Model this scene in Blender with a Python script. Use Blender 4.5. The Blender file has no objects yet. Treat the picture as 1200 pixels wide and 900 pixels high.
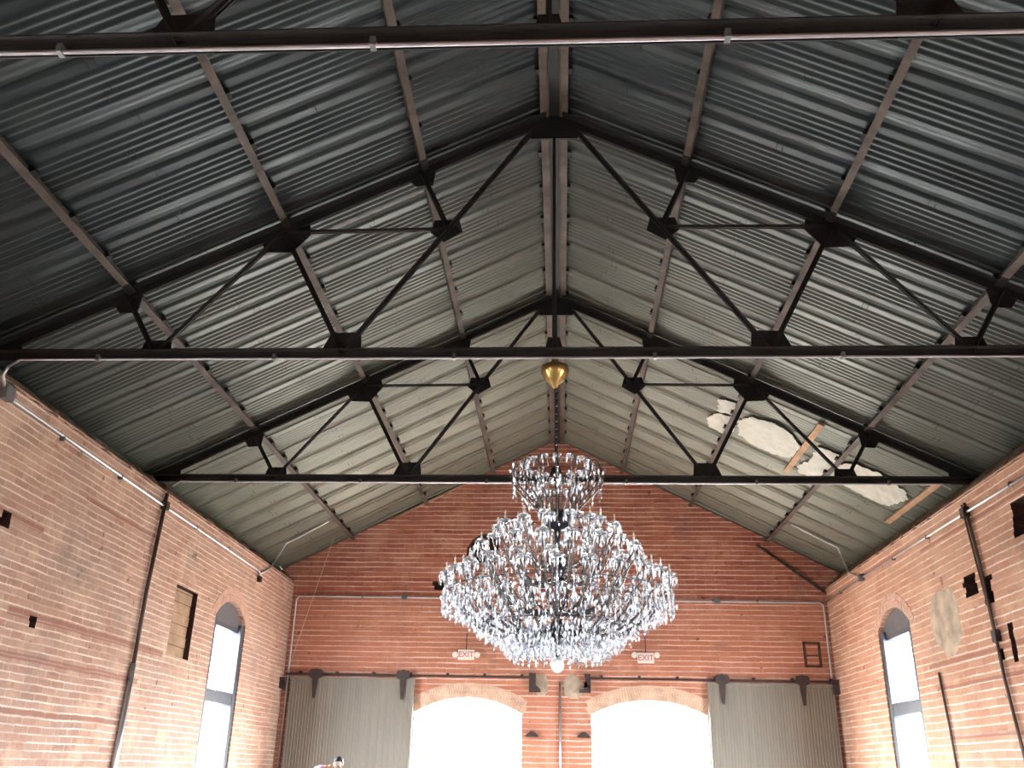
import bpy, math, random
from mathutils import Vector, Matrix
from mathutils.geometry import tessellate_polygon
R = random.Random(7)
C = bpy.context.scene.collection
PI = math.pi

# ------------------------------------------------------------------ measurements (metres)
XL, XR = -6.836, 6.726          # inner faces of the side walls
YF, YB = 23.36, -4.0            # inner faces of the gable walls
HE = 5.97                       # top of the side walls
HB, HA = 6.215, 9.724           # truss bottom chord, truss apex
SL = (HA - HB) / 7.0
SHEET0 = 9.92                   # underside of the roof sheet at the ridge
TRUSS_Y = [4.80, 9.92, 15.05]
J1, J2, J3 = 5.40, 3.50, 1.743  # purlin lines
def zroof(x): return SHEET0 - SL * abs(x)

# ------------------------------------------------------------------ materials
def newmat(name):
    m = bpy.data.materials.new(name); m.use_nodes = True
    nt = m.node_tree; b = nt.nodes['Principled BSDF']
    return m, nt, b
def nd(nt, t, **k):
    n = nt.nodes.new(t)
    for a, v in k.items():
        if a.startswith('i_'):
            key = a[2:]; key = int(key) if key.isdigit() else key.replace('_', ' ')
            n.inputs[key].default_value = v
        else: setattr(n, a, v)
    return n
def noise(nt, vec, scale, detail=4, rough=.6):
    n = nd(nt, 'ShaderNodeTexNoise'); n.inputs['Scale'].default_value = scale
    n.inputs['Detail'].default_value = detail; n.inputs['Roughness'].default_value = rough
    if vec is not None: nt.links.new(vec, n.inputs['Vector'])
    return n
def ramp(nt, fac, stops):
    r = nd(nt, 'ShaderNodeValToRGB'); e = r.color_ramp.elements
    while len(e) > 1: e.remove(e[-1])
    e[0].position = stops[0][0]; e[0].color = stops[0][1]
    for p, c in stops[1:]:
        x = e.new(p); x.color = c
    nt.links.new(fac, r.inputs['Fac']); return r.outputs['Color']
def mix(nt, fac, a, b, mode='MIX'):
    m = nd(nt, 'ShaderNodeMix', data_type='RGBA', blend_type=mode)
    for s, v in ((0, fac), (6, a), (7, b)):
        if hasattr(v, 'is_linked'): nt.links.new(v, m.inputs[s])
        else: m.inputs[s].default_value = v
    return m.outputs[2]
def math_(nt, op, a, b=None, c=None):
    m = nd(nt, 'ShaderNodeMath', operation=op)
    for i, v in enumerate((a, b, c)):
        if v is None: continue
        if hasattr(v, 'is_linked'): nt.links.new(v, m.inputs[i])
        else: m.inputs[i].default_value = v
    return m.outputs[0]
def g(v): return (v, v, v, 1)
def rgb(r, gg, b):
    f = lambda c: ((c / 255 + .055) / 1.055) ** 2.4 if c > 10 else c / 255 / 12.92
    return (f(r), f(gg), f(b), 1)

def plain(name, col, rough=.6, metal=0.0, var=.35, scale=3.0, bump=0.0, spec=.5, dark=None):
    m, nt, b = newmat(name)
    tc = nd(nt, 'ShaderNodeTexCoord').outputs['Object']
    n = noise(nt, tc, scale, 5)
    lo = dark or tuple(c * (1 - var) for c in col[:3]) + (1,)
    hi = tuple(min(1, c * (1 + var)) for c in col[:3]) + (1,)
    nt.links.new(ramp(nt, n.outputs['Fac'], [(.3, lo), (.7, hi)]), b.inputs['Base Color'])
    b.inputs['Roughness'].default_value = rough; b.inputs['Metallic'].default_value = metal
    b.inputs['Specular IOR Level'].default_value = spec
    if bump:
        bp = nd(nt, 'ShaderNodeBump', i_Strength=bump, i_Distance=.01)
        nt.links.new(noise(nt, tc, scale * 8, 4).outputs['Fac'], bp.inputs['Height'])
        nt.links.new(bp.outputs['Normal'], b.inputs['Normal'])
    return m

def brick_mat(name, c1, c2, mortar, dark, stain, rowh=.1, bw=.34, msize=.012, bands=(), pale=None, palefac=.5, darkamt=.5, vj=.3, lower_tone=None):
    m, nt, b = newmat(name); L = nt.links
    geo = nd(nt, 'ShaderNodeNewGeometry'); pos = geo.outputs['Position']
    sp = nd(nt, 'ShaderNodeSeparateXYZ'); L.new(pos, sp.inputs[0])
    sn = nd(nt, 'ShaderNodeSeparateXYZ'); L.new(geo.outputs['True Normal'], sn.inputs[0])
    ax = math_(nt, 'GREATER_THAN', math_(nt, 'ABSOLUTE', sn.outputs[0]), .6)
    az = math_(nt, 'GREATER_THAN', math_(nt, 'ABSOLUTE', sn.outputs[2]), .8)
    def lerp(f, a, bb):
        mx = nd(nt, 'ShaderNodeMix', data_type='FLOAT'); L.new(f, mx.inputs[0]); L.new(a, mx.inputs[2]); L.new(bb, mx.inputs[3]); return mx.outputs[0]
    u = lerp(ax, sp.outputs[0], sp.outputs[1]); v = lerp(az, sp.outputs[2], sp.outputs[1])
    # wobble so that courses are hand laid
    wob = noise(nt, pos, .9, 3); wobf = noise(nt, pos, 9, 2)
    v2 = math_(nt, 'ADD', v, math_(nt, 'MULTIPLY', math_(nt, 'SUBTRACT', wob.outputs['Fac'], .5), .05))
    v2 = math_(nt, 'ADD', v2, math_(nt, 'MULTIPLY', math_(nt, 'SUBTRACT', wobf.outputs['Fac'], .5), .016))
    cv = nd(nt, 'ShaderNodeCombineXYZ'); L.new(u, cv.inputs[0]); L.new(v2, cv.inputs[1])
    br = nd(nt, 'ShaderNodeTexBrick', offset=.5, squash=1)
    L.new(cv.outputs[0], br.inputs['Vector'])
    br.inputs['Scale'].default_value = 1; br.inputs['Brick Width'].default_value = bw; br.inputs['Row Height'].default_value = rowh
    br.inputs['Mortar Size'].default_value = msize; br.inputs['Mortar Smooth'].default_value = .25; br.inputs['Bias'].default_value = 0
    br.inputs['Color1'].default_value = g(0); br.inputs['Color2'].default_value = g(1); br.inputs['Mortar'].default_value = g(.5)
    base = mix(nt, br.outputs['Color'], c1, c2)
    fine = noise(nt, pos, 22, 4); base = mix(nt, math_(nt, 'MULTIPLY', fine.outputs['Fac'], .45), base, dark)
    # streaky dark courses
    st = nd(nt, 'ShaderNodeCombineXYZ'); L.new(math_(nt, 'MULTIPLY', u, 1.1), st.inputs[0]); L.new(math_(nt, 'MULTIPLY', v, 9.5), st.inputs[1])
    ns = noise(nt, st.outputs[0], 1.0, 4, .7)
    base = mix(nt, math_(nt, 'MULTIPLY', ramp(nt, ns.outputs['Fac'], [(.55, g(0)), (.72, g(1))]), darkamt), base, dark)
    big = noise(nt, pos, .55, 5, .65)
    base = mix(nt, math_(nt, 'MULTIPLY', ramp(nt, big.outputs['Fac'], [(.42, g(0)), (.68, g(1))]), .75), base, stain)
    if lower_tone:  # blends in a lighter tone below a set height
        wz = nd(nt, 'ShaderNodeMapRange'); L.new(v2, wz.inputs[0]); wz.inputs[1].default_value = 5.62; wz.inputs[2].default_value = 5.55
        base = mix(nt, math_(nt, 'MULTIPLY', wz.outputs[0], .32), base, lower_tone)
    if pale:
        pn = noise(nt, pos, 1.4, 6, .75)
        base = mix(nt, math_(nt, 'MULTIPLY', ramp(nt, pn.outputs['Fac'], [(.50, g(0)), (.66, g(1))]), palefac), base, pale)
    mn = noise(nt, cv.outputs[0], 2.3, 3)
    fr = math_(nt, 'FRACT', math_(nt, 'DIVIDE', v2, rowh)); hz = math_(nt, 'GREATER_THAN', math_(nt, 'ABSOLUTE', math_(nt, 'SUBTRACT', fr, .5)), .5 - 1.3 * msize / rowh)
    mn2 = noise(nt, st.outputs[0], .8, 4, .7)
    mfac = math_(nt, 'MULTIPLY', br.outputs['Fac'], ramp(nt, mn2.outputs['Fac'], [(.36, g(.12)), (.58, g(1))]))
    mfac = math_(nt, 'MULTIPLY', mfac, math_(nt, 'ADD', vj, math_(nt, 'MULTIPLY', hz, 1 - vj)))
    base = mix(nt, mfac, base, mortar)
    for (z0, z1, y0, y1) in bands:      # relieving courses of dark brick
        f = None
        for s, op, val in ((v2, 'GREATER_THAN', z0), (v2, 'LESS_THAN', z1), (u, 'GREATER_THAN', y0), (u, 'LESS_THAN', y1)):
            t = math_(nt, op, s, val); f = t if f is None else math_(nt, 'MULTIPLY', f, t)
        base = mix(nt, math_(nt, 'MULTIPLY', f, .7), base, rgb(158, 108, 94))
    pk = noise(nt, pos, 3.6, 3, .6)      # pock marks and missing faces
    base = mix(nt, ramp(nt, pk.outputs['Fac'], [(.685, g(0)), (.71, g(.75))]), base, dark)
    sm = noise(nt, pos, .8, 5, .7)
    base = mix(nt, ramp(nt, sm.outputs['Fac'], [(.56, g(0)), (.72, g(.3))]), base, g(.16))
    L.new(base, b.inputs['Base Color']); b.inputs['Roughness'].default_value = .9
    b.inputs['Specular IOR Level'].default_value = .2
    bp = nd(nt, 'ShaderNodeBump', i_Strength=.6, i_Distance=.02)
    h = math_(nt, 'ADD', math_(nt, 'MULTIPLY', br.outputs['Fac'], .6), math_(nt, 'MULTIPLY', fine.outputs['Fac'], .8))
    L.new(h, bp.inputs['Height']); L.new(bp.outputs['Normal'], b.inputs['Normal'])
    return m

M = {}
M['brick_side'] = brick_mat('brick_side', rgb(210, 172, 148), rgb(190, 148, 126), rgb(234, 218, 208), rgb(122, 94, 90), rgb(182, 158, 146),
                            bands=((3.27, 3.37, 11.2, 16.0), (2.76, 2.84, 8, 15.2), (2.12, 2.18, 8, 14.7), (4.38, 4.46, 9, 11.6), (5.10, 5.16, 12.5, 15)), pale=rgb(222, 190, 164), palefac=.6)
M['brick_right'] = brick_mat('brick_right', rgb(216, 170, 142), rgb(198, 146, 118), rgb(240, 222, 210), rgb(134, 98, 88), rgb(204, 168, 144), rowh=.125, bw=.5, msize=.015, vj=.15,
                             bands=((3.40, 3.47, 13, 17.4), (3.0, 3.06, 13, 17.2), (5.42, 5.48, 12.5, 17), (2.2, 2.26, 13, 17.0)), pale=rgb(222, 186, 156), palefac=.55)
M['brick_far'] = brick_mat('brick_far', rgb(206, 134, 106), rgb(176, 103, 80), rgb(238, 206, 196), rgb(104, 62, 56), rgb(168, 108, 94), rowh=.125, bw=.5, msize=.016, darkamt=.9, vj=.12, lower_tone=rgb(228, 164, 132), pale=rgb(216, 166, 140), palefac=.5)
M['brick_arch'] = plain('arch_brick', rgb(214, 182, 160), .9, var=.25, scale=5, bump=.5, spec=.2)
M['brick_arch_side'] = plain('side_arch_brick', rgb(206, 172, 154), .9, var=.12, scale=5, bump=.5, spec=.2)
M['pocket'] = plain('pocket_shaded_brick', rgb(76, 56, 54), .95, var=.4, scale=6, bump=.6, spec=.1)  # brick inside the recesses, their shade painted into a darker colour
M['rubble'] = plain('rubble_mortar', rgb(110, 92, 78), .95, var=.45, scale=5, bump=1, spec=.1)
M['steel'] = plain('painted_black_steel', rgb(27, 23, 22), .6, .0, var=.5, scale=6, bump=.2)
M['steel_black'] = plain('black_steel', rgb(11, 10, 10), .7, .0, var=.4, scale=6, bump=.2)
M['purlin'] = plain('rusty_brown_steel', rgb(78, 71, 65), .7, var=.4, scale=2.2, bump=.3, dark=rgb(48, 38, 34))
M['conduit'] = plain('galvanised_conduit', rgb(205, 208, 214), .3, .85, var=.08, scale=3)
M['conduit_dark'] = plain('dark_pipe', rgb(88, 72, 66), .6, .2, var=.3, scale=4)
M['box'] = plain('grey_box_metal', rgb(120, 122, 124), .5, .6, var=.2)
M['window_frame'] = plain('slate_window_paint', rgb(70, 76, 86), .5, var=.15)
M['tymp'] = plain('grey_tympanum_paint', rgb(96, 96, 100), .6, var=.12)
M['plank'] = plain('raw_plank', rgb(170, 140, 112), .8, var=.3, scale=3, bump=.3)
M['iron'] = plain('rusty_iron', rgb(66, 54, 52), .7, .2, var=.35, scale=8, bump=.3)
M['plaster'] = plain('old_plaster', rgb(184, 168, 150), .95, var=.3, scale=4, bump=.8, spec=.1)
M['paper'] = plain('white_liner', rgb(190, 195, 186), .8, var=.12, scale=5, bump=.6)
M['white_plastic'] = plain('white_plastic', rgb(240, 238, 232), .4, var=.03)
M['brass'] = plain('brass', rgb(176, 150, 92), .28, .9, var=.25, scale=9)
M['arm'] = plain('smoked_arm', rgb(126, 120, 116), .25, .7, var=.3, scale=9)
M['hub'] = plain('dark_hub_metal', rgb(60, 62, 70), .3, .7, var=.3, scale=9)
M['floor'] = plain('pale_concrete', rgb(132, 122, 112), .5, var=.15, scale=.8, bump=.1)
M['ground'] = plain('pale_pavement', rgb(150, 148, 142), .9, var=.08, scale=.5)
M['wood_pocket'] = plain('dark_wood', rgb(88, 60, 50), .8, var=.3, scale=6)

# crystal: clear faceted glass that still passes light
def crystal_mat():
    m, nt, b = newmat('clear_crystal'); L = nt.links
    out = nt.nodes['Material Output']
    rnd = nd(nt, 'ShaderNodeNewGeometry').outputs['Random Per Island']
    gl = nd(nt, 'ShaderNodeBsdfGlass', i_Roughness=.02, i_IOR=1.45); gl.inputs['Color'].default_value = (.97, .98, 1, 1)
    gs = nd(nt, 'ShaderNodeBsdfGlossy', i_Roughness=.15); gs.inputs['Color'].default_value = (.95, .97, 1, 1)
    a = nd(nt, 'ShaderNodeMixShader', i_0=.4); L.new(gl.outputs[0], a.inputs[1]); L.new(gs.outputs[0], a.inputs[2])
    tr = nd(nt, 'ShaderNodeBsdfTransparent'); tr.inputs['Color'].default_value = (.9, .93, 1, 1)
    a2 = nd(nt, 'ShaderNodeMixShader'); L.new(math_(nt, 'MULTIPLY', math_(nt, 'GREATER_THAN', rnd, .72), .75), a2.inputs[0]); L.new(a.outputs[0], a2.inputs[1]); L.new(tr.outputs[0], a2.inputs[2])
    # a random share of crystals glows faintly, sparkle put in as emission
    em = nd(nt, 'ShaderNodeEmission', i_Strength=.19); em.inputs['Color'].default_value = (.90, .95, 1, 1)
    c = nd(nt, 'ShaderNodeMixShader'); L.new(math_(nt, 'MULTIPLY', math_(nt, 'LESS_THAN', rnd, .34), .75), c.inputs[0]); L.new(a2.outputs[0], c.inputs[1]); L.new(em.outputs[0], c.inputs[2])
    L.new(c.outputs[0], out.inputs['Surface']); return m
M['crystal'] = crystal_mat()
def pane_mat():
    m, nt, b = newmat('bright_glass_pane'); L = nt.links
    out = nt.nodes['Material Output']
    tr = nd(nt, 'ShaderNodeBsdfTransparent'); tr.inputs['Color'].default_value = (.93, .96, 1, 1)
    gs = nd(nt, 'ShaderNodeBsdfGlossy', i_Roughness=.05)
    a = nd(nt, 'ShaderNodeMixShader', i_0=.06); L.new(tr.outputs[0], a.inputs[1]); L.new(gs.outputs[0], a.inputs[2])
    L.new(a.outputs[0], out.inputs['Surface']); return m
M['pane'] = pane_mat()

def sheet_mat():
    m, nt, b = newmat('galvanised_roof_sheet'); L = nt.links
    pos = nd(nt, 'ShaderNodeTexCoord').outputs['Object']
    sp = nd(nt, 'ShaderNodeSeparateXYZ'); L.new(pos, sp.inputs[0])
    # stretched along the ribs (x)
    mp = nd(nt, 'ShaderNodeMapping'); mp.inputs['Scale'].default_value = (.5, 2.4, .5); L.new(pos, mp.inputs[0])
    n = noise(nt, mp.outputs[0], 1.0, 6, .65)
    col = ramp(nt, n.outputs['Fac'], [(.3, rgb(25, 31, 35)), (.5, rgb(37, 45, 49)), (.72, rgb(60, 69, 71))])
    n2 = noise(nt, pos, .35, 4)
    col = mix(nt, ramp(nt, n2.outputs['Fac'], [(.4, g(0)), (.7, g(.5))]), col, rgb(39, 45, 45))
    # lighter and warmer towards the far gable, daylight there painted into the colour
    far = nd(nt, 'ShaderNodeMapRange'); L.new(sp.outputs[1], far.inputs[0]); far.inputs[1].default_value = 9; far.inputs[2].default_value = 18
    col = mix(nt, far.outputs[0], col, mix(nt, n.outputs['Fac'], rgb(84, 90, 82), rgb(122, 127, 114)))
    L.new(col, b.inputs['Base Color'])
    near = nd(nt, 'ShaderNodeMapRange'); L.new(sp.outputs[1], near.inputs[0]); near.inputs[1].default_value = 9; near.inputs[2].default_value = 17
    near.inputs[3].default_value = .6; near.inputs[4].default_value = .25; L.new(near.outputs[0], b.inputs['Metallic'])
    b.inputs['Roughness'].default_value = .4
    bp = nd(nt, 'ShaderNodeBump', i_Strength=.15, i_Distance=.03); L.new(noise(nt, mp.outputs[0], 3, 4).outputs['Fac'], bp.inputs['Height'])
    L.new(bp.outputs['Normal'], b.inputs['Normal']); return m
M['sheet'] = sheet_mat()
def door_mat():
    m, nt, b = newmat('grey_ribbed_door'); L = nt.links
    pos = nd(nt, 'ShaderNodeTexCoord').outputs['Object']
    mp = nd(nt, 'ShaderNodeMapping'); mp.inputs['Scale'].default_value = (9, 1, .4); L.new(pos, mp.inputs[0])
    n = noise(nt, mp.outputs[0], 1.2, 4); L.new(ramp(nt, n.outputs['Fac'], [(.3, rgb(120, 116, 107)), (.7, rgb(136, 131, 120))]), b.inputs['Base Color'])
    b.inputs['Roughness'].default_value = .6; return m
M['door'] = door_mat()

# ------------------------------------------------------------------ mesh building
class MB:
    def __init__(s): s.v = []; s.f = []
    def add(s, vs, fs):
        o = len(s.v); s.v += [tuple(x) for x in vs]; s.f += [tuple(i + o for i in f) for f in fs]
    def box(s, lo, hi):
        x0, y0, z0 = lo; x1, y1, z1 = hi
        s.add([(x0,y0,z0),(x1,y0,z0),(x1,y1,z0),(x0,y1,z0),(x0,y0,z1),(x1,y0,z1),(x1,y1,z1),(x0,y1,z1)],
              [(0,3,2,1),(4,5,6,7),(0,1,5,4),(1,2,6,5),(2,3,7,6),(3,0,4,7)])
    def bar(s, p, q, w, h, up=(0,1,0), off=(0,0)):
        """box from p to q; w along `up`x direction (side), h along up"""
        p = Vector(p); q = Vector(q); d = (q - p).normalized(); u = Vector(up); u = (u - d * u.dot(d)).normalized(); r = d.cross(u)
        vs = []
        for c in (p, q):
            for a, b in ((-1,-1),(1,-1),(1,1),(-1,1)):
                vs.append(c + r * (off[0] + a * w / 2) + u * (off[1] + b * h / 2))
        s.add(vs, [(0,1,2,3),(7,6,5,4),(0,4,5,1),(1,5,6,2),(2,6,7,3),(3,7,4,0)])
    def tube(s, pts, rad, n=8, cap=True):
        pts = [Vector(p) for p in pts]; N = len(pts); rr = rad if isinstance(rad, (list, tuple)) else [rad] * N
        prev = None; o = len(s.v)
        for i, p in enumerate(pts):
            d = (pts[min(i + 1, N - 1)] - pts[max(i - 1, 0)]).normalized()
            if prev is None:
                a = Vector((0, 0, 1)) if abs(d.z) < .9 else Vector((1, 0, 0)); prev = (a - d * a.dot(d)).normalized()
            else: prev = (prev - d * prev.dot(d)).normalized()
            b = d.cross(prev)
            for k in range(n):
                t = 2 * PI * k / n; s.v.append(tuple(p + (prev * math.cos(t) + b * math.sin(t)) * rr[i]))
        for i in range(N - 1):
            for k in range(n):
                a = o + i * n + k; b = o + i * n + (k + 1) % n; s.f.append((a, b, b + n, a + n))
        if cap:
            s.f.append(tuple(o + k for k in reversed(range(n)))); s.f.append(tuple(o + (N - 1) * n + k for k in range(n)))
    def lathe(s, prof, n=24, c=(0,0,0), scal=None):
        o = len(s.v)
        for (r, z) in prof:
            for k in range(n):
                t = 2 * PI * k / n; m = 1 + (scal * math.cos(t * scal_n) if scal else 0) if False else 1
                s.v.append((c[0] + r * math.cos(t), c[1] + r * math.sin(t), c[2] + z))
        for i in range(len(prof) - 1):
            for k in range(n):
                a = o + i * n + k; b = o + i * n + (k + 1) % n; s.f.append((a, b, b + n, a + n))
    def prism(s, poly, axis, a, b):
        """poly in the plane normal to axis (0 x, 1 y), extruded from a to b"""
        def P(u, v, w): return (w, u, v) if axis == 0 else ((u, w, v) if axis == 1 else (u, v, w))
        n = len(poly); vs = [P(u, v, a) for u, v in poly] + [P(u, v, b) for u, v in poly]
        s.add(vs, [tuple(range(n)), tuple(range(2 * n - 1, n - 1, -1))] + [(i, i + n, (i + 1) % n + n, (i + 1) % n) for i in range(n)])
    def crystal(s, c, w, h, n=6, top=.28):
        """faceted drop, hanging with its tip down from c"""
        x, y, z = c; vs = [(x, y, z)]
        for k in range(n):
            t = 2 * PI * k / n + R.random() * .1; vs.append((x + w * math.cos(t), y + w * math.sin(t), z - h * top))
        vs.append((x, y, z - h))
        s.add(vs, [(0, 1 + k, 1 + (k + 1) % n) for k in range(n)] + [(n + 1, 1 + (k + 1) % n, 1 + k) for k in range(n)])
    def build(s, name, mat, parent=None, loc=(0,0,0), smooth=False, recalc=True):
        me = bpy.data.meshes.new(name); me.from_pydata(s.v, [], s.f); me.update()
        if recalc:
            import bmesh
            b = bmesh.new(); b.from_mesh(me); bmesh.ops.recalc_face_normals(b, faces=b.faces); b.to_mesh(me); b.free()
        me.materials.append(mat if not isinstance(mat, str) else M[mat])
        o = bpy.data.objects.new(name, me); C.objects.link(o); o.parent = parent; o.location = loc
        if smooth:
            for p in me.polygons: p.use_smooth = True
        return o
def tag(o, label, cat, group=None):
    o['label'] = label; o['category'] = cat
    if group: o['group'] = group
    return o
def struct(o): o['kind'] = 'structure'; return o
def empty(name, loc=(0,0,0)):
    o = bpy.data.objects.new(name, None); C.objects.link(o); o.location = loc; o.empty_display_size = .1; return o
def dup(root, rz=None, parent=None, loc=None):
    c = root.copy(); C.objects.link(c); c.parent = parent if parent else root.parent
    if loc is not None: c.location = loc
    if rz is not None: c.rotation_euler = (0, 0, rz)
    for ch in [o for o in root.children]:
        d = ch.copy(); C.objects.link(d); d.parent = c
    return c
def bez(p0, p1, p2, p3, n=10):
    out = []
    for i in range(n + 1):
        t = i / n; a = (1-t)**3; b = 3*t*(1-t)**2; c = 3*t*t*(1-t); d = t**3
        out.append(tuple(a*p0[k] + b*p1[k] + c*p2[k] + d*p3[k] for k in range(len(p0))))
    return out

# ------------------------------------------------------------------ walls as polygons with holes
def arch_loop(u0, u1, z0, zs, za, n=12):
    """opening with a segmental arch: sill z0, springing zs, crown za"""
    w = (u1 - u0) / 2; h = za - zs; r = (w * w + h * h) / (2 * h); cz = za - r; cu = (u0 + u1) / 2; a = math.asin(min(1, w / r))
    return [(u0, z0), (u1, z0)] + [(cu + r * math.sin(a - 2 * a * i / n), cz + r * math.cos(a - 2 * a * i / n)) for i in range(n + 1)]
def wall(name, axis, w, out, outline, holes, mat, thick=.45):
    """holes: (loop, depth or None for a hole right through)"""
    mb = MB()
    def P(u, v, d=0): return (w + out * d, u, v) if axis == 0 else (u, w + out * d, v)
    def fill(loops, d):
        L3 = [[Vector((u, v, 0)) for u, v in l] for l in loops]; flat = [p for l in loops for p in l]
        mb.add([P(u, v, d) for u, v in flat], tessellate_polygon(L3))
    fill([outline] + [h for h, _ in holes], 0)
    fill([outline] + [h for h, dd in holes if dd is None], thick)
    def band(l, d):
        n = len(l); mb.add([P(u, v, 0) for u, v in l] + [P(u, v, d) for u, v in l], [(i, (i + 1) % n, (i + 1) % n + n, i + n) for i in range(n)])
    band(outline, thick)
    for h, dd in holes:
        if dd is None: band(h, thick)
    pk = MB(); keep = mb; 
    o = mb.build(name, mat, recalc=False); struct(o)
    mb = MB()
    for h, dd in holes:
        if dd is None: continue
        n = len(h); mb.add([P(u, v, 0) for u, v in h] + [P(u, v, dd) for u, v in h], [(i, (i + 1) % n, (i + 1) % n + n, i + n) for i in range(n)])
        mb.add([P(u, v, dd) for u, v in h], tessellate_polygon([[Vector((u, v, 0)) for u, v in h]]))
    if mb.v: mb.build('broken_brick_recess', 'pocket', o, recalc=False)
    return o
def ragged(u0, u1, z0, z1, rows=4, j=.12):
    """rectangular pocket with stepped, broken brick edges"""
    L, Rr = [], []; h = (z1 - z0) / rows
    for i in range(rows):
        a = u0 + (R.random() - .5) * j; b = u1 + (R.random() - .5) * j
        L += [(a, z0 + i * h), (a, z0 + (i + 1) * h)]; Rr += [(b, z0 + i * h), (b, z0 + (i + 1) * h)]
    # nudge rows so that no two points coincide
    L = [(u, z + (.001 if k % 2 == 0 else -.001)) for k, (u, z) in enumerate(L)]; Rr = [(u, z + (.001 if k % 2 == 0 else -.001)) for k, (u, z) in enumerate(Rr)]
    return Rr + L[::-1]

WIN = dict(z0=.95, zs=4.36, za=4.74)
left_windows = [(18.22, 20.08), (6.6, 8.4), (.6, 2.4)]
right_windows = [(18.05, 19.9), (6.6, 8.4), (.6, 2.4)]
NICHE = (16.13, 17.15, 3.34, 4.56)
hl = [(arch_loop(a, b, WIN['z0'], WIN['zs'], WIN['za']), None) for a, b in left_windows]
hl.append(([(NICHE[0], NICHE[2]), (NICHE[1], NICHE[2]), (NICHE[1], NICHE[3]), (NICHE[0], NICHE[3])], .16))
hl += [(ragged(10.62, 10.86, 4.25, 4.45, 2, .08), .15), (ragged(11.74, 11.9, 3.18, 3.33, 2, .05), .12)]
wl = wall('wall_left', 0, XL, -1, [(YB, 0), (YF, 0), (YF, HE), (YB, HE)], hl, 'brick_side')
hr = [(arch_loop(a, b, WIN['z0'], WIN['zs'], WIN['za']), None) for a, b in right_windows]
hr += [(ragged(14.98, 15.42, 4.32, 4.66, 4), .25), (ragged(14.42, 14.72, 4.10, 4.52, 5), .25), (ragged(12.75, 13.42, 4.85, 5.36, 5), .3),
       (ragged(14.03, 14.18, 3.18, 3.74, 5, .05), .2), (ragged(14.45, 14.56, 3.25, 3.42, 2, .04), .15)]
wr = wall('wall_right', 0, XR, 1, [(YB, 0), (YF, 0), (YF, HE - .04), (YB, HE - .04)], hr, 'brick_right')
FD = [(-3.50, -.88, 2.84, 3.20), (.82, 3.60, 2.86, 3.20)]
gable = [(-7.5, 0), (7.5, 0), (7.5, zroof(7.5) - .02), (0, SHEET0 - .02), (-7.5, zroof(7.5) - .02)]
hf = [(arch_loop(a, b, .01, zs, za), None) for a, b, zs, za in FD]
hf += [([(-2.38, 6.62), (-2.1, 6.60), (-2.08, 6.50), (-1.55, 6.52), (-1.53, 7.18), (-1.72, 7.28), (-2.0, 7.26), (-2.22, 7.12), (-2.36, 6.9)], .25),
       (ragged(-3.22, -2.62, 5.80, 6.02, 2, .1), .2)]
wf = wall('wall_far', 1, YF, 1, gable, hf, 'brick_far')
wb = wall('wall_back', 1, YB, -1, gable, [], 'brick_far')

# rubble on top of the side walls, closing the gap under the sheets
for nm, x0, s, top in (('trim_1', XL, -1, HE), ('trim_2', XR, 1, HE - .04)):
    mb = MB(); n = 150; rows = []
    for i in range(n + 1):
        y = YB + (YF - YB) * i / n
        xo = x0 + s * .42
        rows.append([(x0 - s * (.0 + .02 * R.random()), y, top - .05), (x0 + s * (.02 + .05 * R.random()), y, top + .02 + .07 * R.random()),
                     (x0 + s * (.16 + .06 * R.random()), y, top + .12 + .1 * R.random()), (xo, y, zroof(xo) - .01)])
    vs = [p for r in rows for p in r]
    mb.add(vs, [(i * 4 + k, i * 4 + k + 1, i * 4 + k + 5, i * 4 + k + 4) for i in range(n) for k in range(3)])
    struct(mb.build(nm, 'rubble'))

# arch rings
def arch_ring(axis, w, out, u0, u1, zs, za, t, n, mat, parent, proud=.012):
    wd = (u1 - u0) / 2; h = za - zs; r = (wd * wd + h * h) / (2 * h); cz = za - r; cu = (u0 + u1) / 2; a = math.asin(min(1, wd / r)) + .02
    mb = MB()
    for i in range(n):
        a0 = -a + 2 * a * i / n + .06 * a / n * 2; a1 = -a + 2 * a * (i + 1) / n - .06 * a / n * 2
        p = [(cu + q * math.sin(x), cz + q * math.cos(x)) for q, x in ((r + .004, a0), (r + t, a0), (r + t, a1), (r + .004, a1))]
        mb.prism(p, axis, w - out * proud * (0.6 + .6 * R.random()), w + out * .02)
    return mb.build('arch_ring', mat, parent)
for a, b, zs, za in FD:
    arch_ring(1, YF, 1, a, b, zs, za, .17, 44, 'brick_arch', wf); arch_ring(1, YF, 1, a - .02, b + .02, zs + .17, za + .17, .17, 48, 'brick_arch', wf)
for wins, w, out, par in ((left_windows, XL, -1, wl), (right_windows, XR, 1, wr)):
    for a, b in wins:
        for k in range(2):
            e = .15 * k; arch_ring(0, w, out, a - e, b + e, WIN['zs'] - e * .2, WIN['za'] + e * 1.05, .13, 26, 'brick_arch_side', par)

# floor, ground
mb = MB(); mb.box((XL - .45, YB - .45, -.2), (XR + .45, YF + .45, 0)); struct(mb.build('floor', 'floor'))
mb = MB(); mb.box((-90, -80, -.4), (90, 110, -.21)); struct(mb.build('ground', 'ground'))

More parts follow.
